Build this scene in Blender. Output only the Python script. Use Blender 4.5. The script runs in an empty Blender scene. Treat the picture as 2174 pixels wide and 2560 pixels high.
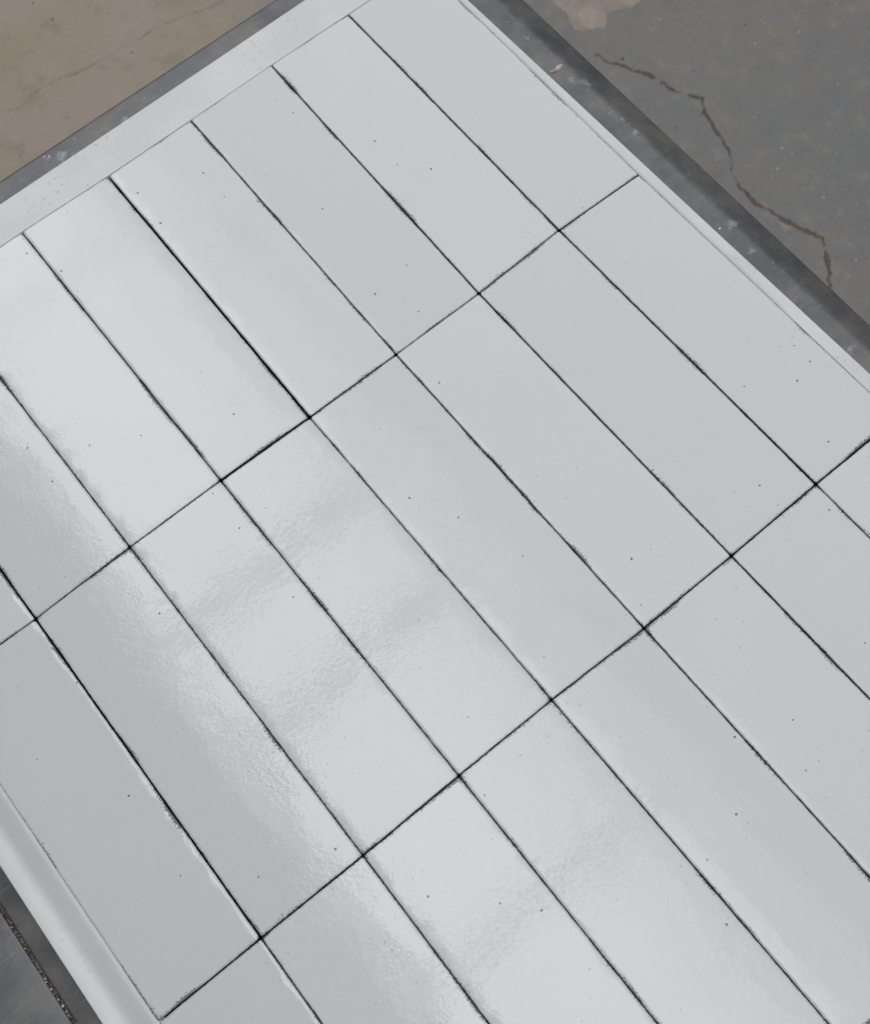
import bpy, bmesh, math
import numpy as np
from mathutils import Matrix, Vector

# ------------------------------------------------------------------ camera
sc = bpy.context.scene
col = sc.collection
MM = 0.001
cd = bpy.data.cameras.new("camera")
cam = bpy.data.objects.new("camera", cd)
col.objects.link(cam)
cam.matrix_world = Matrix(((-0.7806100, -0.5997772, 0.1758279, 0.4069020),
                           (0.6229327, -0.7236222, 0.2971965, 0.5867036),
                           (-0.0510188, 0.3415235, 0.9384875, 0.7563317),
                           (0, 0, 0, 1)))
cd.sensor_fit = 'VERTICAL'
cd.sensor_height = 24.0
cd.lens = 3194.046 / 2560 * 24.0
cd.clip_start = 0.02
cd.clip_end = 60
cd.dof.use_dof = True
cd.dof.focus_distance = 0.84
cd.dof.aperture_fstop = 12.0
sc.camera = cam

# ------------------------------------------------------------------ light
# a covered workshop: one run of roof lights straight overhead, a wide paler roof beyond it
world = bpy.data.worlds.new("World")
sc.world = world
world.use_nodes = True
bg = world.node_tree.nodes["Background"]
bg.inputs[0].default_value = (1.0, 1.0, 1.0, 1)
bg.inputs[1].default_value = 0.19


def area(name, x0, x1, y0, y1, z, radiance, color=(1, 1, 1)):
    l = bpy.data.lights.new(name, 'AREA')
    l.shape = 'RECTANGLE'
    l.size, l.size_y = x1 - x0, y1 - y0
    l.energy = radiance * math.pi * l.size * l.size_y
    l.color = color
    o = bpy.data.objects.new(name, l)
    o.location = ((x0 + x1) / 2, (y0 + y1) / 2, z)
    col.objects.link(o)
    return o


STRIP = 2.15
SHEET = 1.75      # the milky sheet glows between the panels too
for a, b in ((-5.2, -2.10), (-2.06, -0.86), (-0.75, -0.44), (-0.33, 0.44), (0.51, 1.34), (1.40, 3.6)):
    area("roof_light", 0.02, 0.555, a, b, 3.0, STRIP, (0.985, 0.992, 1.0))
    area("roof_light", -0.16, 0.02, a, b, 3.0, STRIP * 0.75, (0.985, 0.992, 1.0))
area("roof_light", -0.16, 0.555, -5.2, 3.6, 3.02, SHEET, (0.985, 0.992, 1.0))
area("roof_light", -0.40, -0.16, -5.2, 3.6, 3.0, 2.0, (0.98, 0.99, 1.0))
area("roof_light", 0.555, 0.66, -5.2, 3.6, 3.0, 1.3, (0.985, 0.992, 1.0))
area("roof_light", -3.4, -0.42, -5.5, 1.6, 3.04, 1.28, (0.96, 0.985, 1.0))

sc.view_settings.view_transform = 'Standard'
sc.view_settings.look = 'None'
sc.view_settings.exposure = 0.0
sc.view_settings.gamma = 1.0
sc.cycles.use_denoising = True
sc.cycles.max_bounces = 6


# ------------------------------------------------------------------ helpers
def tag(o, label=None, cat=None, group=None, kind=None):
    if label: o["label"] = label
    if cat: o["category"] = cat
    if group: o["group"] = group
    if kind: o["kind"] = kind
    return o


def empty(name, loc=(0, 0, 0)):
    o = bpy.data.objects.new(name, None)
    o.location = loc
    o.empty_display_size = 0.05
    col.objects.link(o)
    return o


def mesh_obj(name, verts, faces, mat, parent=None, smooth=True, attrs=None, loc=None):
    me = bpy.data.meshes.new(name)
    me.from_pydata([tuple(v) for v in verts], [], faces) if not isinstance(verts, np.ndarray) or not isinstance(faces, np.ndarray) else fast(me, verts, faces)
    if smooth:
        me.polygons.foreach_set("use_smooth", np.ones(len(me.polygons), bool))
    for k, v in (attrs or {}).items():
        at = me.attributes.new(k, 'FLOAT', 'POINT')
        at.data.foreach_set("value", np.asarray(v, np.float32))
    if mat: me.materials.append(mat)
    me.update()
    o = bpy.data.objects.new(name, me)
    col.objects.link(o)
    if parent: o.parent = parent
    if loc is not None: o.location = loc
    return o


def fast(me, verts, faces):
    n, f = len(verts), len(faces)
    me.vertices.add(n)
    me.vertices.foreach_set("co", verts.astype(np.float32).ravel())
    me.loops.add(f * 4)
    me.loops.foreach_set("vertex_index", faces.astype(np.int32).ravel())
    me.polygons.add(f)
    me.polygons.foreach_set("loop_start", np.arange(0, f * 4, 4, dtype=np.int32))
    me.polygons.foreach_set("loop_total", np.full(f, 4, np.int32))
    me.update(calc_edges=True)


def grid_faces(nx, ny, flip=False):
    i, j = np.meshgrid(np.arange(nx - 1), np.arange(ny - 1), indexing='ij')
    a = (i * ny + j).ravel()
    q = np.stack([a, a + ny, a + ny + 1, a + 1], 1)
    return q[:, ::-1] if flip else q


def h2(i, j, seed):
    v = np.sin(i * 127.1 + j * 311.7 + seed * 74.7) * 43758.5453
    return v - np.floor(v)


def vnoise(x, y, seed=0):
    xi, yi = np.floor(x), np.floor(y)
    fx, fy = x - xi, y - yi
    fx, fy = fx * fx * (3 - 2 * fx), fy * fy * (3 - 2 * fy)
    return (h2(xi, yi, seed) * (1 - fx) + h2(xi + 1, yi, seed) * fx) * (1 - fy) + \
           (h2(xi, yi + 1, seed) * (1 - fx) + h2(xi + 1, yi + 1, seed) * fx) * fy


def fbm(x, y, seed=0, n=4):
    s, a, t = 0, 1, 0
    for k in range(n):
        s = s + a * vnoise(x * 2 ** k, y * 2 ** k, seed + k * 13)
        t += a
        a *= 0.5
    return s / t


# ------------------------------------------------------------------ materials
class NT:
    def __init__(self, name):
        self.m = bpy.data.materials.new(name)
        self.m.use_nodes = True
        self.t = self.m.node_tree
        self.b = self.t.nodes["Principled BSDF"]

    def n(self, typ, **kw):
        nd = self.t.nodes.new(typ)
        for k, v in kw.items():
            setattr(nd, k, v)
        return nd

    def put(self, sock, v):
        if hasattr(v, 'is_output') or isinstance(v, bpy.types.NodeSocket):
            self.t.links.new(v, sock)
        else:
            sock.default_value = v

    def math(self, op, a, b=None, c=None, clamp=False):
        nd = self.n('ShaderNodeMath', operation=op, use_clamp=clamp)
        self.put(nd.inputs[0], a)
        if b is not None: self.put(nd.inputs[1], b)
        if c is not None: self.put(nd.inputs[2], c)
        return nd.outputs[0]

    def vmath(self, op, a, b=None):
        nd = self.n('ShaderNodeVectorMath', operation=op)
        self.put(nd.inputs[0], a)
        if b is not None: self.put(nd.inputs[1], b)
        return nd.outputs['Value'] if op in ('DISTANCE', 'LENGTH', 'DOT_PRODUCT') else nd.outputs[0]

    def noise(self, vec, scale, detail=2.0, rough=0.5, dist=0.0):
        nd = self.n('ShaderNodeTexNoise')
        self.put(nd.inputs['Vector'], vec)
        nd.inputs['Scale'].default_value = scale
        nd.inputs['Detail'].default_value = detail
        nd.inputs['Roughness'].default_value = rough
        nd.inputs['Distortion'].default_value = dist
        return nd.outputs[0]

    def ramp(self, v, lo, hi, a=0.0, b=1.0):
        nd = self.n('ShaderNodeMapRange', interpolation_type='SMOOTHSTEP')
        for i, x in enumerate((v, lo, hi, a, b)):
            self.put(nd.inputs[i], x)
        return nd.outputs[0]

    def mix(self, f, a, b):
        nd = self.n('ShaderNodeMix', data_type='RGBA')
        self.put(nd.inputs[0], f)
        self.put(nd.inputs[6], a)
        self.put(nd.inputs[7], b)
        return nd.outputs[2]

    def coord(self, kind='Object'):
        return self.n('ShaderNodeTexCoord').outputs[kind]

    def attr(self, name):
        return self.n('ShaderNodeAttribute', attribute_name=name).outputs['Fac']

    def mapping(self, vec, scale=(1, 1, 1), rot=(0, 0, 0), loc=(0, 0, 0)):
        nd = self.n('ShaderNodeMapping')
        self.put(nd.inputs[0], vec)
        nd.inputs['Location'].default_value = loc
        nd.inputs['Rotation'].default_value = rot
        nd.inputs['Scale'].default_value = scale
        return nd.outputs[0]

    def bump(self, h, dist, strength=1.0, normal=None):
        nd = self.n('ShaderNodeBump')
        nd.inputs['Strength'].default_value = strength
        nd.inputs['Distance'].default_value = dist
        self.put(nd.inputs['Height'], h)
        if normal is not None: self.put(nd.inputs['Normal'], normal)
        return nd.outputs[0]


def voro_dots(N, vec, scale, rad, keep, soft=0.6):
    """small round dots in a share KEEP of the cells of a voronoi grid"""
    v = N.n('ShaderNodeTexVoronoi', feature='F1', voronoi_dimensions='2D')
    N.put(v.inputs['Vector'], vec)
    v.inputs['Scale'].default_value = scale
    sep = N.n('ShaderNodeSeparateColor')
    N.put(sep.inputs[0], v.outputs['Color'])
    r = N.math('MULTIPLY', sep.outputs[1], rad * scale)
    d = N.ramp(v.outputs['Distance'], N.math('MULTIPLY', r, soft), r, 1.0, 0.0)
    k = N.math('LESS_THAN', sep.outputs[0], keep)
    return N.math('MULTIPLY', d, k)


N_PEEL = 0.000058


def glaze_material():
    N = NT("white_glaze")
    oc = N.coord()
    info = N.n('ShaderNodeObjectInfo')
    off = N.math('MULTIPLY', info.outputs['Random'], 7.0)
    cv = N.n('ShaderNodeCombineXYZ')
    N.put(cv.inputs[0], off); N.put(cv.inputs[1], N.math('MULTIPLY', off, 1.7))
    v = N.vmath('ADD', oc, cv.outputs[0])
    edge = N.attr("edge")          # millimetres in from the arris; below zero on the sides
    chip = N.attr("chip")
    fine = N.noise(v, 1150, 2, 0.6)
    mid = N.noise(v, 260, 2)
    large = N.noise(v, 38, 2)
    s = N.math('MULTIPLY_ADD', fine, 5.4, N.math('MULTIPLY', mid, 0.8))
    s = N.math('MULTIPLY_ADD', large, 1.6, s)
    s = N.math('ADD', s, N.math('MULTIPLY', chip, 1.05))
    s = N.math('SUBTRACT', s, N.math('MULTIPLY', edge, 0.38))
    bare = N.ramp(s, 4.50, 4.68)
    side = N.ramp(edge, -0.5, -0.1, 1.0, 0.0)
    wn = N.n('ShaderNodeTexNoise')
    N.put(wn.inputs[0], v)
    wn.inputs['Scale'].default_value = 900
    wv = N.vmath('ADD', v, N.vmath('MULTIPLY', N.vmath('SUBTRACT', wn.outputs['Color'], (.5, .5, .5)), (.0016, .0016, 0)))
    clump = N.ramp(N.noise(v, 17, 2), 0.42, 0.62, 0.15, 1.0)
    pin = N.math('MULTIPLY', voro_dots(N, wv, 66, 0.00085, 0.15), N.ramp(N.noise(v, 12, 1), 0.38, 0.52))
    pin2 = N.math('MULTIPLY', voro_dots(N, N.mapping(wv, loc=(3.1, 1.7, 0)), 170, 0.0007, 0.22), clump)
    grey = N.math('MULTIPLY_ADD', N.math('SUBTRACT', info.outputs['Random'], 0.5), 0.6, N.math('MULTIPLY_ADD', N.noise(v, 700, 2), 0.35, N.math('MULTIPLY', N.noise(v, 9, 2), 0.65)))
    base = N.mix(N.ramp(grey, 0.3, 0.7), (0.545, 0.552, 0.559, 1), (0.578, 0.581, 0.587, 1))
    # thin glaze lets the dark body tint the arris
    thin = N.ramp(N.math('ADD', edge, N.math('MULTIPLY', mid, 1.2)), 0.4, 2.2, 0.35, 0.0)
    base = N.mix(thin, base, (0.30, 0.30, 0.31, 1))
    faint = voro_dots(N, N.mapping(v, loc=(1.1, 5.7, 0)), 95, 0.0012, 0.10, 0.1)
    base = N.mix(N.math('MULTIPLY', faint, 0.16), base, (0.35, 0.35, 0.35, 1))
    base = N.mix(N.math('MULTIPLY', pin2, 0.38), base, (0.12, 0.12, 0.12, 1))
    base = N.mix(N.math('MULTIPLY', pin, 0.85), base, (0.04, 0.04, 0.045, 1))
    dark = N.mix(fine, (0.025, 0.026, 0.03, 1), (0.09, 0.09, 0.095, 1))
    allbare = N.math('MAXIMUM', N.math('MULTIPLY', bare, 0.82), side)
    N.put(N.b.inputs['Base Color'], N.mix(allbare, base, dark))
    rough = N.math('MULTIPLY_ADD', N.noise(v, 300, 2), 0.05, 0.015)
    N.put(N.b.inputs['Roughness'], N.math('ADD', rough, N.math('MULTIPLY', allbare, 0.6)))
    N.put(N.b.inputs['IOR'], 1.52)
    b1 = N.bump(N.math('MULTIPLY', N.noise(v, 340, 1, 0.5, 0.9), N.ramp(N.noise(v, 26, 2), 0.35, 0.65, 0.45, 1.15)), N_PEEL)
    b2 = N.bump(N.noise(v, 55, 2), 0.00009, 1.0, b1)
    b3 = N.bump(N.math('SUBTRACT', 1.0, N.math('MAXIMUM', bare, pin)), 0.00025, 1.0, b2)
    N.put(N.b.inputs['Normal'], b3)
    return N.m


def rim_material():
    N = NT("white_rim_enamel")
    v = N.coord()
    dots = voro_dots(N, v, 80, 0.0007, 0.22)
    smear = N.math('MULTIPLY', N.ramp(N.noise(v, 210, 3, 0.7), 0.58, 0.70), N.ramp(N.noise(v, 11, 1), 0.50, 0.62))
    base = N.mix(N.ramp(N.noise(v, 14, 3), 0.3, 0.7), (0.610, 0.621, 0.624, 1), (0.560, 0.566, 0.566, 1))
    base = N.mix(N.math('MULTIPLY', smear, 0.5), base, (0.36, 0.34, 0.32, 1))
    base = N.mix(N.math('MULTIPLY', dots, 0.8), base, (0.10, 0.10, 0.10, 1))
    N.put(N.b.inputs['Base Color'], base)
    N.put(N.b.inputs['Roughness'], N.math('MULTIPLY_ADD', N.noise(v, 60, 2), 0.2, 0.44))
    b = N.bump(N.noise(v, 240, 3), 0.00008)
    N.put(N.b.inputs['Normal'], b)
    return N.m


SCUFFS = [(-32.7, 191.1, 5), (-44.3, 208.3, 6), (-30.8, 206, 5), (-25, 90.3, 3), (-26.4, 140.3, 3),
          (-35.1, 280.1, 3.5), (-39.3, 287.6, 4), (-30.9, 306.7, 5), (-26.5, 329.5, 4), (-29.9, 345.6, 3),
          (-23.4, 427, 5), (309, -57, 4), (300, -52, 6), (247, -44, 6), (-38, 255, 5), (-34, 150, 7)]


def metal_material():
    N = NT("worn_dark_sheet_steel")
    v = N.coord()
    cloud = N.noise(v, 30, 5, 0.65)
    fine = N.noise(v, 190, 4, 0.7)
    base = N.mix(N.ramp(cloud, 0.3, 0.72), (0.098, 0.101, 0.114, 1), (0.178, 0.173, 0.166, 1))
    base = N.mix(N.ramp(N.noise(v, 7, 3), 0.5, 0.75, 0.0, 0.5), base, (0.135, 0.150, 0.152, 1))
    base = N.mix(N.ramp(fine, 0.58, 0.8, 0.0, 0.5), base, (0.27, 0.27, 0.26, 1))
    base = N.mix(N.ramp(fine, 0.2, 0.42, 0.4, 0.0), base, (0.07, 0.07, 0.075, 1))
    scr = None
    for ang, sx, off, lo in ((0.35, 42, 1.0, 0.70), (1.25, 30, 2.3, 0.715), (2.1, 36, 4.1, 0.71), (2.75, 26, 6.3, 0.72), (0.9, 20, 8.8, 0.725)):
        w = N.mapping(v, scale=(sx, 2300, 1), rot=(0, 0, ang), loc=(off, off * 2, 0))
        s = N.ramp(N.noise(w, 1.0, 1, 0.5, 0.0), lo, lo + 0.06)
        scr = s if scr is None else N.math('MAXIMUM', scr, s)
    gate = N.ramp(N.noise(v, 35, 2), 0.42, 0.62)
    scr = N.math('MULTIPLY', scr, gate)
    sc_mask = None
    nz = N.n('ShaderNodeTexNoise'); N.put(nz.inputs[0], v); nz.inputs['Scale'].default_value = 160
    wv = N.vmath('ADD', v, N.vmath('MULTIPLY', N.vmath('SUBTRACT', nz.outputs['Color'], (.5, .5, .5)), (.016, .016, 0)))
    for x, y, r in SCUFFS:
        d = N.vmath('DISTANCE', wv, (x * MM, y * MM, -0.020))
        g = N.ramp(d, 0.0, r * MM, 1.0, 0.0)
        sc_mask = g if sc_mask is None else N.math('MAXIMUM', sc_mask, g)
    tex = N.ramp(N.noise(N.mapping(v, scale=(1, 3.2, 1), rot=(0, 0, 0.7)), 900, 3, 0.7, 1.5), 0.48, 0.60)
    tex2 = N.ramp(N.noise(N.mapping(v, scale=(4.5, 1, 1), rot=(0, 0, 0.5)), 500, 2, 0.7, 1.0), 0.50, 0.60)
    sc_m = N.math('MULTIPLY', sc_mask, N.math('MAXIMUM', tex, tex2))
    marks = N.math('MAXIMUM', N.math('MULTIPLY', scr, 0.45), N.math('MULTIPLY', sc_m, 0.7))
    base = N.mix(marks, base, (0.50, 0.50, 0.51, 1))
    N.put(N.b.inputs['Base Color'], base)
    N.put(N.b.inputs['Metallic'], 0.65)
    N.put(N.b.inputs['Roughness'], N.math('MULTIPLY_ADD', cloud, 0.3, 0.36))
    b = N.bump(fine, 0.00008)
    b = N.bump(N.noise(v, 18, 2), 0.0007, 1.0, b)
    N.put(N.b.inputs['Normal'], b)
    return N.m


def concrete_material():
    N = NT("worn_concrete")
    v = N.coord()
    brown = N.attr("brown")
    crack = N.attr("crack")
    patch = N.attr("patch")
    pink = N.attr("pink")
    c1, c2, c3 = N.noise(v, 6, 4, 0.6), N.noise(v, 38, 5, 0.65), N.noise(v, 380, 3, 0.7)
    grey = N.mix(N.ramp(c1, 0.35, 0.7), (0.168, 0.170, 0.172, 1), (0.186, 0.182, 0.172, 1))
    tan = N.mix(N.ramp(c1, 0.35, 0.65), (0.345, 0.280, 0.238, 1), (0.318, 0.262, 0.192, 1))
    base = N.mix(brown, grey, tan)
    base = N.mix(N.ramp(c2, 0.50, 0.75, 0.0, 0.45), base, (0.30, 0.275, 0.235, 1))
    base = N.mix(N.ramp(c2, 0.25, 0.46, 0.30, 0.0), base, (0.10, 0.09, 0.08, 1))
    base = N.mix(N.ramp(c3, 0.3, 0.7, 0.16, 0.0), base, (0.08, 0.075, 0.07, 1))
    base = N.mix(N.math('MULTIPLY', voro_dots(N, v, 30, 0.0018, 0.16, 0.2), 0.40), base, (0.42, 0.42, 0.41, 1))
    base = N.mix(N.math('MULTIPLY', voro_dots(N, N.mapping(v, loc=(2, 5, 0)), 17, 0.004, 0.14, 0.1), 0.45), base, (0.07, 0.06, 0.05, 1))
    base = N.mix(patch, base, N.mix(N.ramp(c2, 0.35, 0.65), (0.30, 0.25, 0.20, 1), (0.38, 0.32, 0.265, 1)))
    base = N.mix(pink, base, (0.34, 0.24, 0.18, 1))
    st = N.ramp(N.noise(N.mapping(v, loc=(4, 4, 0)), 16, 4, 0.6), 0.56, 0.70, 0.0, 0.5)
    base = N.mix(st, base, (0.22, 0.185, 0.125, 1))
    base = N.mix(crack, base, N.mix(c2, (0.055, 0.046, 0.038, 1), (0.13, 0.098, 0.072, 1)))
    N.put(N.b.inputs['Base Color'], base)
    N.put(N.b.inputs['Roughness'], N.math('MULTIPLY_ADD', c2, 0.3, 0.45))
    b = N.bump(c3, 0.0006)
    b = N.bump(c2, 0.003, 1.0, b)
    N.put(N.b.inputs['Normal'], b)
    return N.m


def plain_material(name, c1, c2, scale, rough=0.8, metallic=0.0, bump=0.0003):
    N = NT(name)
    v = N.coord()
    n = N.noise(v, scale, 3, 0.6)
    N.put(N.b.inputs['Base Color'], N.mix(N.ramp(n, 0.35, 0.65), c1 + (1,), c2 + (1,)))
    N.put(N.b.inputs['Roughness'], rough)
    N.put(N.b.inputs['Metallic'], metallic)
    N.put(N.b.inputs['Normal'], N.bump(n, bump))
    return N.m


GLAZE, RIM, METAL, FLOOR = glaze_material(), rim_material(), metal_material(), concrete_material()
UNDER = plain_material("raw_tray_bed", (0.05, 0.05, 0.052), (0.09, 0.09, 0.09), 200)
FRAME = plain_material("painted_table_frame", (0.06, 0.065, 0.07), (0.09, 0.09, 0.095), 60, 0.5, 0.3)

# ------------------------------------------------------------------ floor
FZ = -770.0
CRACK_R = [(-491, -312, .8), (-503, -295, 2.2), (-504, -279, 1), (-518, -256, 2), (-523, -245, 1.1), (-533, -226, 2.6), (-537, -210, 1.2),
           (-541, -189, 1.6), (-546, -173, 1.4), (-556, -160, 2.0), (-563, -144, 2.8), (-557, -134, .7), (-549, -123, 2.8), (-547, -107, 2.3),
           (-539, -88, 2.3), (-539, -77, .7), (-532, -61, 2), (-528, -47, 1.2), (-523, -40, .1), (-512, -28, 1.4), (-506, -12, 1.8), (-503, 7, 2.0),
           (-501, 21, 2.6), (-501, 36, 2.8), (-508, 55, 3.6), (-512, 75, 3.2), (-516, 90, 2.5), (-522, 108, 3.0), (-526, 122, 2.8), (-531, 132, 2.2),
           (-525, 141, .1), (-518, 149, 1.9), (-509, 160, 2.4), (-502, 173, 2.2), (-488, 185, 1.2), (-470, 215, 1.6), (-440, 260, 2.0), (-400, 330, 2.0)]
CRACK_L = [(330, -770, .7), (260, -792, .7), (223, -794, .6), (200, -779, .5), (172, -788, .6), (134, -786, .7), (93, -776, .8), (84, -774, 1.6), (70, -772, 1.2), (57, -771, .5),
           (33, -772, .35), (7, -767, .3), (-29, -766, .7), (-50, -764, .9), (-70, -760, .7), (-101, -750, .3), (-130, -742, .6), (-200, -735, .5)]
PATCH = [(-516, -408), (-517, -387), (-508, -367), (-505, -355), (-526, -339), (-541, -326), (-563, -347), (-595, -331), (-615, -331), (-640, -341), (-660, -380), (-613, -400), (-528, -450)]


def polyline(X, Y, pts):
    best = np.full(X.shape, 1e9)
    for (x0, y0, w0), (x1, y1, w1) in zip(pts[:-1], pts[1:]):
        dx, dy = x1 - x0, y1 - y0
        t = np.clip(((X - x0) * dx + (Y - y0) * dy) / (dx * dx + dy * dy), 0, 1)
        d = np.hypot(X - x0 - t * dx, Y - y0 - t * dy) - (w0 + (w1 - w0) * t)
        best = np.minimum(best, d)
    return best


def in_poly(X, Y, pts):
    ins = np.zeros(X.shape, bool)
    for (x0, y0), (x1, y1) in zip(pts, pts[1:] + pts[:1]):
        c = ((y0 > Y) != (y1 > Y)) & (X < (x1 - x0) * (Y - y0) / (y1 - y0 + 1e-9) + x0)
        ins ^= c
    return ins


def spaced(*segs):
    out = []
    for a, b, st in segs:
        out.append(np.arange(a, b, st, dtype=float))
    return np.concatenate(out + [np.array([segs[-1][1]], float)])


def build_floor():
    xs = spaced((-7000, -1000, 400), (-1000, -650, 12), (-650, -460, 1.1), (-460, -120, 9), (-120, 300, 1.8), (300, 1200, 40), (1200, 7000, 400))
    ys = spaced((-7000, -1000, 400), (-1000, -820, 8), (-820, -725, 1.3), (-725, -440, 9), (-440, 270, 1.3), (270, 1200, 40), (1200, 7000, 400))
    X, Y = np.meshgrid(xs, ys, indexing='ij')
    Z = np.full(X.shape, FZ)
    wx = X + (fbm(X / 9, Y / 9, 3) - .5) * 7 + (fbm(X / 3, Y / 3, 9, 2) - .5) * 2.5
    wy = Y + (fbm(X / 9, Y / 9, 5) - .5) * 7 + (fbm(X / 3, Y / 3, 11, 2) - .5) * 2.5
    near = (X > -700) & (X < 400)
    cr, cl = np.full(X.shape, 99.), np.full(X.shape, 99.)
    cr[near] = polyline(wx[near], wy[near], [(x, y, w * 1.05 + .1) for x, y, w in CRACK_R])
    cl[near] = polyline(wx[near], wy[near], CRACK_L)
    cr += (fbm(X / 5, Y / 5, 21, 3) - .5) * 3.0 + np.clip(fbm(X / 16, Y / 16, 61, 2) - .5, 0, 1) * 7
    cl += (fbm(X / 5, Y / 5, 22, 3) - .5) * 2.4
    a = np.clip(0.5 - cr / 1.7, 0, 1)
    b = np.clip(0.5 - cl / 2.0, 0, 1)
    Z -= a * 2.6 + b * 1.2
    patch = in_poly(wx, wy, PATCH) * (0.35 + 0.65 * fbm(X / 30, Y / 30, 7))
    Z -= patch * 0.7
    ep = np.exp(-((X + 508) ** 2 / 50 + (Y - 80) ** 2 / 90)) + 0.45 * np.exp(-((X + 506) ** 2 / 160 + (Y - 163) ** 2 / 500)) + \
        0.35 * np.exp(-((X + 505) ** 2 / 60 + (Y - 40) ** 2 / 700))
    pink = np.clip(ep * 1.1 - 1.2 * fbm(X / 5, Y / 5, 31, 3) + .42, 0, 0.6)
    brown = np.clip((X + 330 + (fbm(X / 90, Y / 90, 41) - .5) * 200) / 260, 0, 1)
    brown = np.maximum(brown, np.clip((-Y - 430 - (X + 600) * 0) / 400, 0, 0.4) * (X < -300))
    V = np.stack([X.ravel(), Y.ravel(), Z.ravel()], 1) * MM
    o = mesh_obj("floor", V, grid_faces(len(xs), len(ys)), FLOOR,
                 attrs=dict(crack=np.maximum(a, b * 0.55).ravel(), patch=patch.ravel(), pink=pink.ravel(), brown=brown.ravel()))
    tag(o, kind="structure")


build_floor()

# splashes of pale paint and dark grit lying on the floor
WSPOTS = [(-576, -328), (-612, -287), (-721, -182), (-747, -139), (-685, -165), (-708, -134), (-822, -140), (-597, -73), (-670, -7), (-702, 38),
          (-590, -10), (-595, 5), (-724, -37), (-606, 61), (-548, 15), (-562, 10), (-541, 34), (-566, 58), (-577, 85), (-584, 155), (-551, 161),
          (-541, 182), (-627, 106), (-806, -78), (-641, 45)]
DSPOTS = [(-524, -269, 3.2), (-503, -130, 2), (-588, 48, 1.6), (-698, -198, 2.5), (72, -883, 3), (14, -752, 2.5), (150, -716, 2.2), (78, -929, 2.5)]


def splats(name, spots, mat, z, seed, parent=None):
    rng = np.random.RandomState(seed)
    bm = bmesh.new()
    for s in spots:
        x, y = s[:2]
        r = s[2] if len(s) > 2 else rng.uniform(1.0, 2.4)
        el, an = rng.uniform(.4, 1), rng.uniform(0, 3.14)
        n = 11
        ring, top = [], []
        for k in range(n):
            t = 2 * math.pi * k / n
            rr = r * rng.uniform(.55, 1.15)
            px, py = rr * math.cos(t), rr * el * math.sin(t)
            qx, qy = px * math.cos(an) - py * math.sin(an), px * math.sin(an) + py * math.cos(an)
            ring.append(bm.verts.new(((x + qx) * MM, (y + qy) * MM, (z - .05) * MM)))
            top.append(bm.verts.new(((x + qx * .7) * MM, (y + qy * .7) * MM, (z + .35) * MM)))
        for k in range(n):
            bm.faces.new((ring[k], ring[(k + 1) % n], top[(k + 1) % n], top[k]))
        bm.faces.new(top)
    me = bpy.data.meshes.new(name)
    bm.to_mesh(me); bm.free()
    me.materials.append(mat)
    o = bpy.data.objects.new(name, me)
    col.objects.link(o)
    return o


PAINT = plain_material("pale_paint_splash", (0.30, 0.30, 0.295), (0.45, 0.45, 0.44), 300)
DIRT = plain_material("dark_grit", (0.05, 0.045, 0.04), (0.09, 0.08, 0.07), 300)
tag(splats("paint_specks", WSPOTS, PAINT, FZ, 5), "small pale paint specks scattered over the grey concrete floor beside the crack", "paint specks", kind="stuff")
tag(splats("dirt_specks", DSPOTS, DIRT, FZ, 6), "small dark dirt specks lying on the concrete floor", "dirt specks", kind="stuff")

# ------------------------------------------------------------------ table
table = empty("metal_table", (0.28, 0.40, FZ * MM))
tag(table, "dark scratched steel table under the white tray, seam filled with grit", "table")


def local(o):
    """keep a part built in world coordinates where it is under the table's empty"""
    o.location = -Vector(table.location)
    return o


def sheet(name, xprof, yprof, zt, mat):
    """a bent sheet: profile lists of (coordinate, drop) along x and y"""
    xp, yp = np.array(xprof), np.array(yprof)
    X, Y = np.meshgrid(xp[:, 0], yp[:, 0], indexing='ij')
    Z = zt + xp[:, 1][:, None] + yp[:, 1][None, :]
    V = np.stack([X.ravel(), Y.ravel(), Z.ravel()], 1) * MM
    o = mesh_obj(name, V, grid_faces(len(xp), len(yp)), mat, table)
    return local(o)


def arc(c, r, sgn, drop, n=14):
    """rounded edge running down: from the flat at c outwards"""
    a = [(c + sgn * r * math.sin(t), -r + r * math.cos(t)) for t in np.linspace(0, math.pi / 2, n)]
    a.append((a[-1][0] + sgn * .01, -r - drop))
    return a


def flat(a, b, n):
    return [(t, 0.0) for t in np.linspace(a, b, n)][1:-1]


TT = -20.0
fold = [(-30, 0), (-32, -.25), (-34, -.8), (-36, -1.6), (-38, -2.55), (-41, -4.1), (-45, -6.2), (-49, -8.35), (-51, -9.5), (-52.3, -10.6), (-53, -12.2), (-53.3, -14), (-53.4, -40)]
xprofA = fold[::-1] + flat(-30, 612.6, 20) + arc(612.6, 1.6, 1, 10, 5)
yprof = arc(-60.4, 4, -1, 35, 8)[::-1] + flat(-60.4, 900, 24) + arc(900, 4, 1, 35, 8)
sheet("table_top", xprofA, yprof, TT, METAL)
xprofB = arc(617.7, 1.6, -1, 10, 5)[::-1] + flat(618.6, 1080, 16) + arc(1080, 20, 1, 14)
sheet("table_top", xprofB, yprof, TT - 0.4, METAL)


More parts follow.
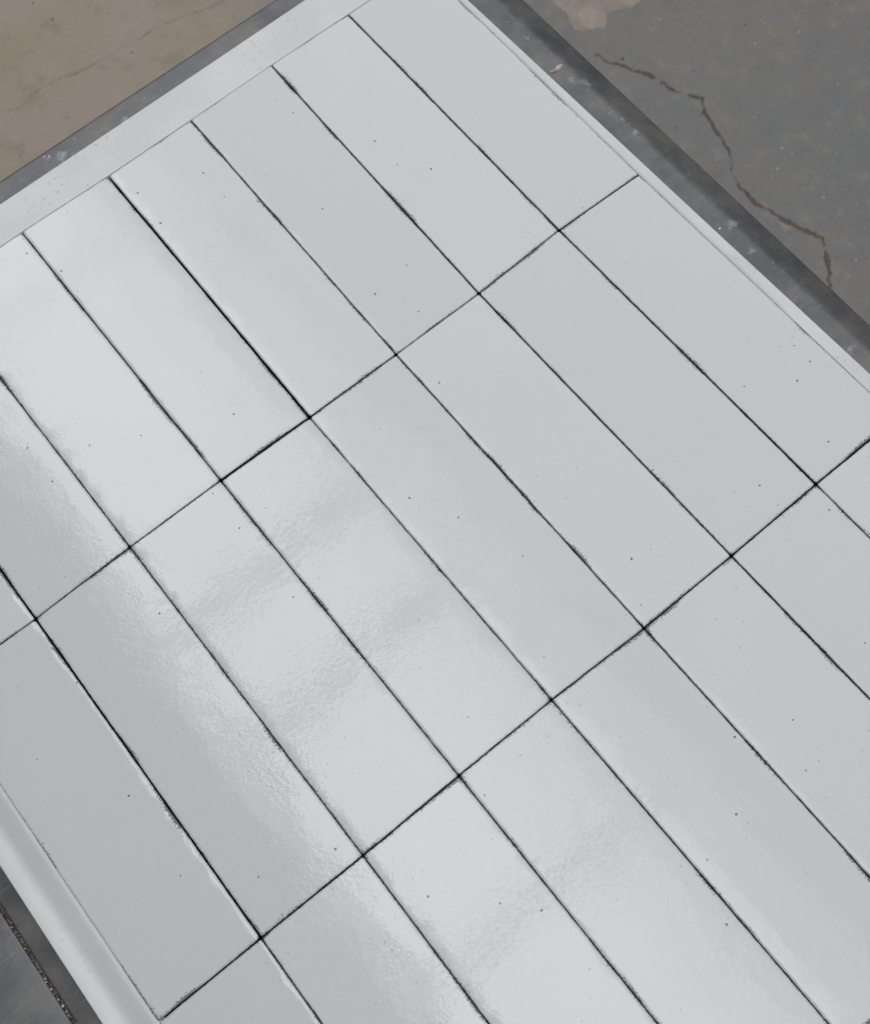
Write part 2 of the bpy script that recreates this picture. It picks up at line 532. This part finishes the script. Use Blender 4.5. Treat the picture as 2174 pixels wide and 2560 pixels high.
def box(name, x0, x1, y0, y1, z0, z1, mat, parent, bev=1.0):
    bm = bmesh.new()
    bmesh.ops.create_cube(bm, size=1)
    for v in bm.verts:
        v.co = Vector(((x0 + x1) / 2 + v.co.x * (x1 - x0), (y0 + y1) / 2 + v.co.y * (y1 - y0), (z0 + z1) / 2 + v.co.z * (z1 - z0))) * MM
    bmesh.ops.bevel(bm, geom=bm.edges[:], offset=bev * MM, segments=2, affect='EDGES')
    me = bpy.data.meshes.new(name)
    bm.to_mesh(me); bm.free()
    me.materials.append(mat)
    o = bpy.data.objects.new(name, me)
    col.objects.link(o)
    o.parent = parent
    return o


local(box("seam_backing", 600, 632, -55, 895, -31, -25.5, FRAME, table))
for x0, x1, y0, y1 in ((-40, 1085, -50, -10), (-40, 1085, 850, 890), (-40, 0, -9, 849), (1045, 1085, -9, 849)):
    local(box("apron", x0, x1, y0, y1, -90, -33, FRAME, table))
for x, y in ((-20, -30), (1065, -30), (-20, 870), (1065, 870)):
    lg = local(box("leg", x - 20, x + 20, y - 20, y + 20, FZ + 6, -91, FRAME, table))
    ft = box("foot", x - 28, x + 28, y - 28, y + 28, FZ, FZ + 5.5, FRAME, lg)

# ------------------------------------------------------------------ tray
tray = empty("tray", (0.285, 0.365, -0.0199))
tag(tray, "shallow white enamelled tray with smooth rims holding the laid bricks", "tray")


def loft(name, profiles, mat):
    """profiles: list of cross sections (same length) of (x, y, z) in mm"""
    P = np.array(profiles, float)
    V = P.reshape(-1, 3) * MM
    n, m = P.shape[:2]
    f = grid_faces(n, m)
    f = [tuple(q) for q in f] + [tuple(range(m)), tuple(range((n - 1) * m, n * m))[::-1]]
    me = bpy.data.meshes.new(name)
    me.from_pydata([tuple(v) for v in V], [], f)
    bm = bmesh.new(); bm.from_mesh(me)
    bmesh.ops.recalc_face_normals(bm, faces=bm.faces[:])
    bm.to_mesh(me); bm.free()
    me.polygons.foreach_set("use_smooth", np.ones(len(me.polygons), bool))
    me.set_sharp_from_angle(angle=math.radians(50))
    me.materials.append(mat)
    o = bpy.data.objects.new(name, me)
    col.objects.link(o)
    o.parent = tray
    o.location = -Vector(tray.location)
    return o


def rim_profile(inner, w, crest=0.25):
    """inner: list (d, z) up to the crest; then a rounded outer corner at width w"""
    r = 0.7
    p = list(inner)
    p += [(w - r + r * math.sin(t), crest - r + r * math.cos(t)) for t in np.linspace(0, math.pi / 2, 7)]
    p += [(w, -11), (w - .2, -19.8), (inner[0][0], -19.8)]
    return p


EDGE_Y = ([0, 242.6, 484.6, 728], [0.3, 1.2, -1.0, -2.0])          # line of the brick sides at the narrow rim
EDGE_X = ([0, 70.5, 140.9, 213.4, 285.5, 357.8, 430, 573], [0, -.1, -.5, .2, .6, -.6, 0, 0])
# wide rim beyond the brick ends
prof = []
for x in np.linspace(-14, 597.5, 40):
    w = 31.5 - .0063 * x + 0.12 * math.sin(x / 47.)
    e = np.interp(x, *EDGE_X)
    prof.append([(x, -d + e * max(0, 1 - max(d, 0) / 12), z) for d, z in rim_profile([(-.15, -9), (-.12, -1.5), (.25, -.95), (2, -.8), (5, -.6), (12, -.3), (20, 0.05)], w)])
loft("rim", prof, RIM)
# narrow rim along the first bricks
prof = []
for y in np.linspace(0.6, 728, 40):
    w = 3.2 + .0139 * y + 0.15 * math.sin(y / 61.)
    e = np.interp(y, *EDGE_Y)
    prof.append([(-d + e * max(0, 1 - max(d, 0) / (w * .6)), y, z) for d, z in rim_profile([(-.15, -9), (-.12, -1.3), (.2, -.8), (w * .35, -.45), (w * .6, 0)], w)])
loft("rim", prof, RIM)
# rim with a sunk channel along the last bricks
cove = [(-4, -4.5), (-1, -2.4), (1, -1.8), (3, -2.5), (7, -4.5), (11, -6.6), (13, -7.6), (14.6, -8.15), (16, -8.35), (17.5, -8.3), (19, -8.0), (21, -7.5), (23, -7.1)]
prof = []
for y in np.linspace(0.6, 728, 40):
    w = 26.2 + 0.12 * math.sin(y / 53.)
    prof.append([(573 + d, y, z) for d, z in rim_profile(cove, w, -7.2)])
loft("rim", prof, RIM)
prof = []
for x in np.linspace(-14, 597.5, 20):
    prof.append([(x, 730.5 + d, z) for d, z in rim_profile([(-2, -4.5), (1.5, -1.5), (5, -.9), (12, -.4), (20, 0.05)], 30)])
loft("rim", prof, RIM)
bed = box("bed", 4.5, 570.5, 4.5, 728.3, -19.7, -16.2, UNDER, tray, 0.4)
bed.location = -Vector(tray.location)

# ------------------------------------------------------------------ bricks
NODE = {
    (0, 0): (0.3, 0.0), (1, 0): (70.5, -0.1), (2, 0): (140.9, -0.5), (3, 0): (213.4, 0.2), (4, 0): (285.5, 0.6), (5, 0): (357.8, -0.6), (6, 0): (430.2, 0), (7, 0): (501.3, 0), (8, 0): (572.9, 0),
    (0, 1): (1.2, 242.6), (1, 1): (72.1, 240.9), (2, 1): (144.9, 243.6), (3, 1): (215.7, 243.7), (4, 1): (287.1, 243.3), (5, 1): (357.8, 242.0), (6, 1): (428.6, 241.9), (7, 1): (501.0, 243.4), (8, 1): (573.2, 243),
    (0, 2): (-1.0, 484.6), (1, 2): (69.7, 484.8), (2, 2): (142.4, 486.0), (3, 2): (214.3, 486.4), (4, 2): (285.9, 484.6), (5, 2): (357.1, 484.5), (6, 2): (428.6, 485.3), (7, 2): (501.3, 484.9), (8, 2): (572.5, 485.0),
    (0, 3): (-2, 728), (1, 3): (69.0, 728), (2, 3): (139.3, 728), (3, 3): (212.8, 728), (4, 3): (285.0, 728), (5, 3): (357.1, 728), (6, 3): (429.6, 728), (7, 3): (501.6, 728), (8, 3): (572.5, 728)}
# joint widths in mm: along the bricks (column joint c in row r), across (row line r under column c)
GV = [[.5, 1.5, 1.4, 1.0, 2.3, 1.2, 1.0, 1.9, .6], [.5, 1.6, 1.3, 1.1, .85, 1.15, 1.0, 1.9, .6], [.5, .9, 1.6, 1.3, 1.0, 1.1, 1.15, 1.2, .6]]
GH = [[.6] * 8, [1.1, .7, .75, .9, 2.1, .7, .9, .9], [1.5, 1.3, 1.15, 1.0, 1.0, 1.1, 1.3, 1.3], [1.0] * 8]


def brick_mesh(c, r, seed):
    rng = np.random.RandomState(seed)
    A, B, C_, D = [np.array(NODE[k]) for k in ((c, r), (c + 1, r), (c + 1, r + 1), (c, r + 1))]
    gl, gr_ = GV[r][c] * .28, GV[r][c + 1] * .28
    gt, gb = GH[r][c] * .31, GH[r + 1][c] * .31
    A = A + (gl, gt); B = B + (-gr_, gt); C_ = C_ + (-gr_, -gb); D = D + (gl, -gb)
    W = ((B - A)[0] + (C_ - D)[0]) / 2
    H = ((D - A)[1] + (C_ - B)[1]) / 2

    def axis(Ln):
        e = [0, .25, .6, 1.1, 1.9, 3.0]
        mid = np.linspace(4.1, Ln - 4.1, int((Ln - 8.2) / 1.15) + 1)
        return np.concatenate([e, mid, [Ln - t for t in e[::-1]]])
    xs, ys = axis(W), axis(H)
    X, Y = np.meshgrid(xs, ys, indexing='ij')
    dx, dy = np.minimum(X, W - X), np.minimum(Y, H - Y)
    # rounded corners in plan
    R = rng.uniform(1.0, 1.8)
    U, V = X.copy(), Y.copy()
    cx, cy = np.where(X < W / 2, R, W - R), np.where(Y < H / 2, R, H - R)
    m = (dx < R) & (dy < R)
    ax, ay = X - cx, Y - cy
    n2 = np.hypot(ax, ay) + 1e-9
    k = np.maximum(abs(ax), abs(ay)) / n2
    U[m], V[m] = (cx + ax * k)[m], (cy + ay * k)[m]
    # ragged arrises: each edge eats inwards by a noisy amount
    s0 = seed * 31.7

    def rag(t, off):
        big = np.clip(fbm(t / 26 + off, t * 0 + s0, 3, 2) - .52, 0, 1) * 3.2
        return (fbm(t / 2.1 + off, t * 0 + s0, 1, 3) - .45) * .42 + (fbm(t / 9 + off, t * 0 + s0, 2, 2) - .5) * .18 + \
            .12 * big * np.clip(vnoise(t / 1.3 + off, t * 0 + s0, 6) - .25, 0, 1) * .9
    f = lambda d: np.exp(-(d / 1.5) ** 2)
    U += np.where(X < W / 2, 1, -1) * f(dx) * np.where(X < W / 2, rag(Y, 5), rag(Y, 95))
    V += np.where(Y < H / 2, 1, -1) * f(dy) * np.where(Y < H / 2, rag(X, 205), rag(X, 305)) * .8
    chip = np.zeros_like(X)
    for dd, t, off in ((X, Y, 5), (W - X, Y, 95), (Y, X, 205), (H - Y, X, 305)):
        chip = np.maximum(chip, np.clip(fbm(t / 26 + off, t * 0 + s0, 3, 2) - .50, 0, 1) * 5 * np.exp(-dd / 2.8))
    cdist = np.hypot(dx, dy)
    chip = np.maximum(chip, 0.9 * np.exp(-cdist / 3.0) * rng.uniform(.3, 1.0))
    # fired face: pillowed to the arrises, faintly wavy
    d = np.minimum(dx, dy)
    Z = -(0.03 + 0.9 * np.clip(fbm(X * 0 + (X > W / 2) * 9.3 + seed, Y / 9, 77, 3) - .42, 0, .4)) * np.exp(-dx / 2.6) - 0.26 * np.exp(-dy / 3.2) - 0.10 * np.exp(-dx / 9.0) - 0.55 * np.exp(-(d / .38))
    Z += (fbm(X / 38, Y / 60, seed + 50, 2) - .5) * 0.22 * np.clip(dx / 10, 0, 1)
    px, py = (X / W - .5) * 2, (Y / H - .5) * 2
    Z += rng.uniform(-.05, .22) * (1 - px ** 2) * .5 + rng.uniform(-.1, .2) * (1 - py ** 2)
    Z += px * rng.uniform(-.13, .13) + py * rng.uniform(-.22, .22)
    Z += rng.uniform(-.12, .12)
    # bilinear onto the measured corners
    u, v = U / W, V / H
    PX = (1 - u) * (1 - v) * A[0] + u * (1 - v) * B[0] + u * v * C_[0] + (1 - u) * v * D[0]
    PY = (1 - u) * (1 - v) * A[1] + u * (1 - v) * B[1] + u * v * C_[1] + (1 - u) * v * D[1]
    nx, ny = X.shape
    ctr = (A + B + C_ + D) / 4
    top = np.stack([PX - ctr[0], PY - ctr[1], Z + 15.9], 2).reshape(-1, 3)
    edge = d.ravel().copy()
    idx = np.arange(nx * ny).reshape(nx, ny)
    ring = np.concatenate([idx[:, 0], idx[-1, 1:], idx[-2::-1, -1], idx[0, -2:0:-1]])
    n = len(ring)
    faces = [grid_faces(nx, ny)]
    verts = [top]
    prev = ring
    base = nx * ny
    rp = top[ring]
    for zz, ins in ((14.4, .12), (9.0, .45), (0.0, .6)):
        q = rp.copy()
        nrm = rp[:, :2] / np.array([W / 2, H / 2])
        q[:, 0] -= np.sign(nrm[:, 0]) * ins * (abs(nrm[:, 0]) > .9)
        q[:, 1] -= np.sign(nrm[:, 1]) * ins * (abs(nrm[:, 1]) > .9)
        q[:, 2] = zz
        verts.append(q)
        cur = np.arange(base, base + n)
        faces.append(np.stack([prev, np.roll(prev, -1), np.roll(cur, -1), cur], 1)[:, ::-1])
        edge = np.concatenate([edge, np.full(n, -2.0)])
        chip_add = np.zeros(n)
        chip = np.concatenate([chip.ravel(), chip_add])
        prev = cur
        base += n
    # closed underside
    c0 = np.array([[0, 0, 0.0]])
    verts.append(c0)
    edge = np.append(edge, -2); chip = np.append(chip.ravel(), 0)
    nxt = np.roll(prev, -1)
    half = n // 2 * 2
    bf = np.stack([prev[0:half:2], np.full(half // 2, base), nxt[1:half:2] if half == n else np.roll(prev, -2)[0:half:2], prev[1:half:2]], 1)
    faces.append(bf)
    V_ = np.concatenate(verts)
    return V_ * MM, np.concatenate(faces), edge, chip, ctr


ROW = ["row against the wide rim", "middle row of the tray", "row farthest from the wide rim"]
COLN = ["touching the narrow rim", "second from the narrow rim", "third from the narrow rim", "fourth from the narrow rim",
        "fifth from the narrow rim", "sixth from the narrow rim", "second from the channelled rim", "beside the channelled rim"]
SHEEN = {(4, 1): "shining", (5, 1): "shining", (4, 0): "bright", (5, 0): "bright", (4, 2): "bright", (5, 2): "bright", (7, 1): "dull", (6, 1): "dull"}
for r in range(3):
    for c in range(8):
        V_, F_, e_, ch_, ctr = brick_mesh(c, r, 11 + c * 7 + r * 101)
        o = mesh_obj("glazed_brick", V_, F_, GLAZE, attrs=dict(edge=e_, chip=ch_), loc=(ctr[0] * MM, ctr[1] * MM, -0.0162))
        adj = SHEEN.get((c, r), "plain")
        tag(o, f"{adj} white glazed brick, {ROW[r]}, {COLN[c]}", "brick", "white glazed bricks laid in the tray")

# ------------------------------------------------------------------ debris in the table seam
rng = np.random.RandomState(3)


def stone(bm, x, y, z, r, mi):
    res = bmesh.ops.create_icosphere(bm, subdivisions=1, radius=1)
    sx, sy, sz = r * rng.uniform(.6, 1.3), r * rng.uniform(.6, 1.3), r * rng.uniform(.4, .8)
    a = rng.uniform(0, 3.14)
    for v in res['verts']:
        p = v.co * rng.uniform(.75, 1.2)
        px, py = p.x * sx, p.y * sy
        v.co = Vector(((x + px * math.cos(a) - py * math.sin(a)) * MM, (y + px * math.sin(a) + py * math.cos(a)) * MM, (z + p.z * sz) * MM))
    for f in {f for v in res['verts'] for f in v.link_faces}:
        f.material_index = mi


bm = bmesh.new()
for k in range(2600):
    y = rng.uniform(300, 560)
    stone(bm, 615.3 + rng.normal(0, .6), y, -23.0 + rng.uniform(-1.2, 1.5), rng.uniform(.25, .8), rng.choice([0, 0, 0, 0, 1, 1]))
for x, y in ((615.2, 421.6), (615.6, 423.5), (615.4, 428.7), (615.3, 435.9), (615.0, 440.5), (614.8, 444.5), (615.2, 446.8), (613.9, 453.9), (615.5, 416.4), (615.4, 400), (615.6, 385)):
    stone(bm, x + .3, y, -20.6, rng.uniform(.5, .95), 3)
me = bpy.data.meshes.new("seam_grit")
bm.to_mesh(me); bm.free()
for m in (plain_material("grit_brown", (0.13, 0.10, 0.08), (0.20, 0.155, 0.12), 900), plain_material("grit_black", (0.03, 0.03, 0.03), (0.06, 0.05, 0.05), 900),
          plain_material("grit_tan", (0.30, 0.24, 0.18), (0.38, 0.30, 0.24), 900), plain_material("grit_pale", (0.38, 0.31, 0.27), (0.52, 0.46, 0.42), 900)):
    me.materials.append(m)
grit = bpy.data.objects.new("seam_grit", me)
col.objects.link(grit)
tag(grit, "brown, black and pale grit packed into the seam of the steel table", "grit", kind="stuff")

# pale flake lying on the steel beside the narrow rim
OUT = [(-17.8, 125.9), (-19.8, 125.3), (-22.9, 125.9), (-25.7, 124.6), (-28.8, 125.1), (-30.3, 127.4), (-29.0, 128.0), (-27.2, 128.3), (-25.6, 129.2), (-21.5, 128.0), (-18.5, 127.1)]
bm = bmesh.new()
cxy = (-25, 127)
lo = [bm.verts.new(((x) * MM, y * MM, (TT + .05) * MM)) for x, y in OUT]
hi = [bm.verts.new(((cxy[0] + (x - cxy[0]) * .9) * MM, (cxy[1] + (y - cxy[1]) * .85) * MM, (TT + .9 + .3 * math.sin(i * 2.1)) * MM)) for i, (x, y) in enumerate(OUT)]
for i in range(len(OUT)):
    j = (i + 1) % len(OUT)
    bm.faces.new((lo[i], lo[j], hi[j], hi[i]))
bm.faces.new(hi)
bm.faces.new(lo[::-1])
bmesh.ops.recalc_face_normals(bm, faces=bm.faces[:])
me = bpy.data.meshes.new("flake")
bm.to_mesh(me); bm.free()
N = NT("dry_flake")
v = N.coord()
dots = None
for x, y in ((-20.6, 126.4), (-22.4, 126.9)):
    g = N.ramp(N.vmath('DISTANCE', v, (x * MM, y * MM, (TT + .95) * MM)), 0.0003, 0.0006, 1.0, 0.0)
    dots = g if dots is None else N.math('MAXIMUM', dots, g)
b_ = N.mix(N.ramp(N.noise(v, 500, 3), .35, .65), (0.36, 0.31, 0.28, 1), (0.48, 0.43, 0.40, 1))
N.put(N.b.inputs['Base Color'], N.mix(dots, b_, (0.02, 0.02, 0.02, 1)))
N.put(N.b.inputs['Roughness'], 0.8)
N.put(N.b.inputs['Normal'], N.bump(N.noise(v, 900, 2), .0003))
me.materials.append(N.m)
fl = bpy.data.objects.new("flake", me)
col.objects.link(fl)
tag(fl, "small pale pinkish flake with two dark dots lying on the steel table edge", "flake")

CR = [(-47.0, 296.7, .55), (-21.7, 303.4, .75), (-44.0, 351.7, .8), (-45.8, 350.6, .4), (309.2, -58.8, .9), (306.1, -57, .7), (283.8, -58, .6), (-24, 70, .5), (-38.5, 90, .5)]
bm = bmesh.new()
for x, y, r in CR:
    zz = TT + .2 if x > -33 else TT + .2 - (-33 - x) * .54 - .5
    if y < -60.4: zz -= 2
    stone(bm, x, y, zz, r, 0)
me = bpy.data.meshes.new("glaze_crumbs")
bm.to_mesh(me); bm.free()
me.materials.append(plain_material("white_crumb", (0.7, 0.7, 0.68), (0.8, 0.8, 0.8), 900, .4))
o = bpy.data.objects.new("glaze_crumbs", me)
col.objects.link(o)
tag(o, "tiny white crumbs scattered on the dark steel table beside the tray", "crumbs", kind="stuff")
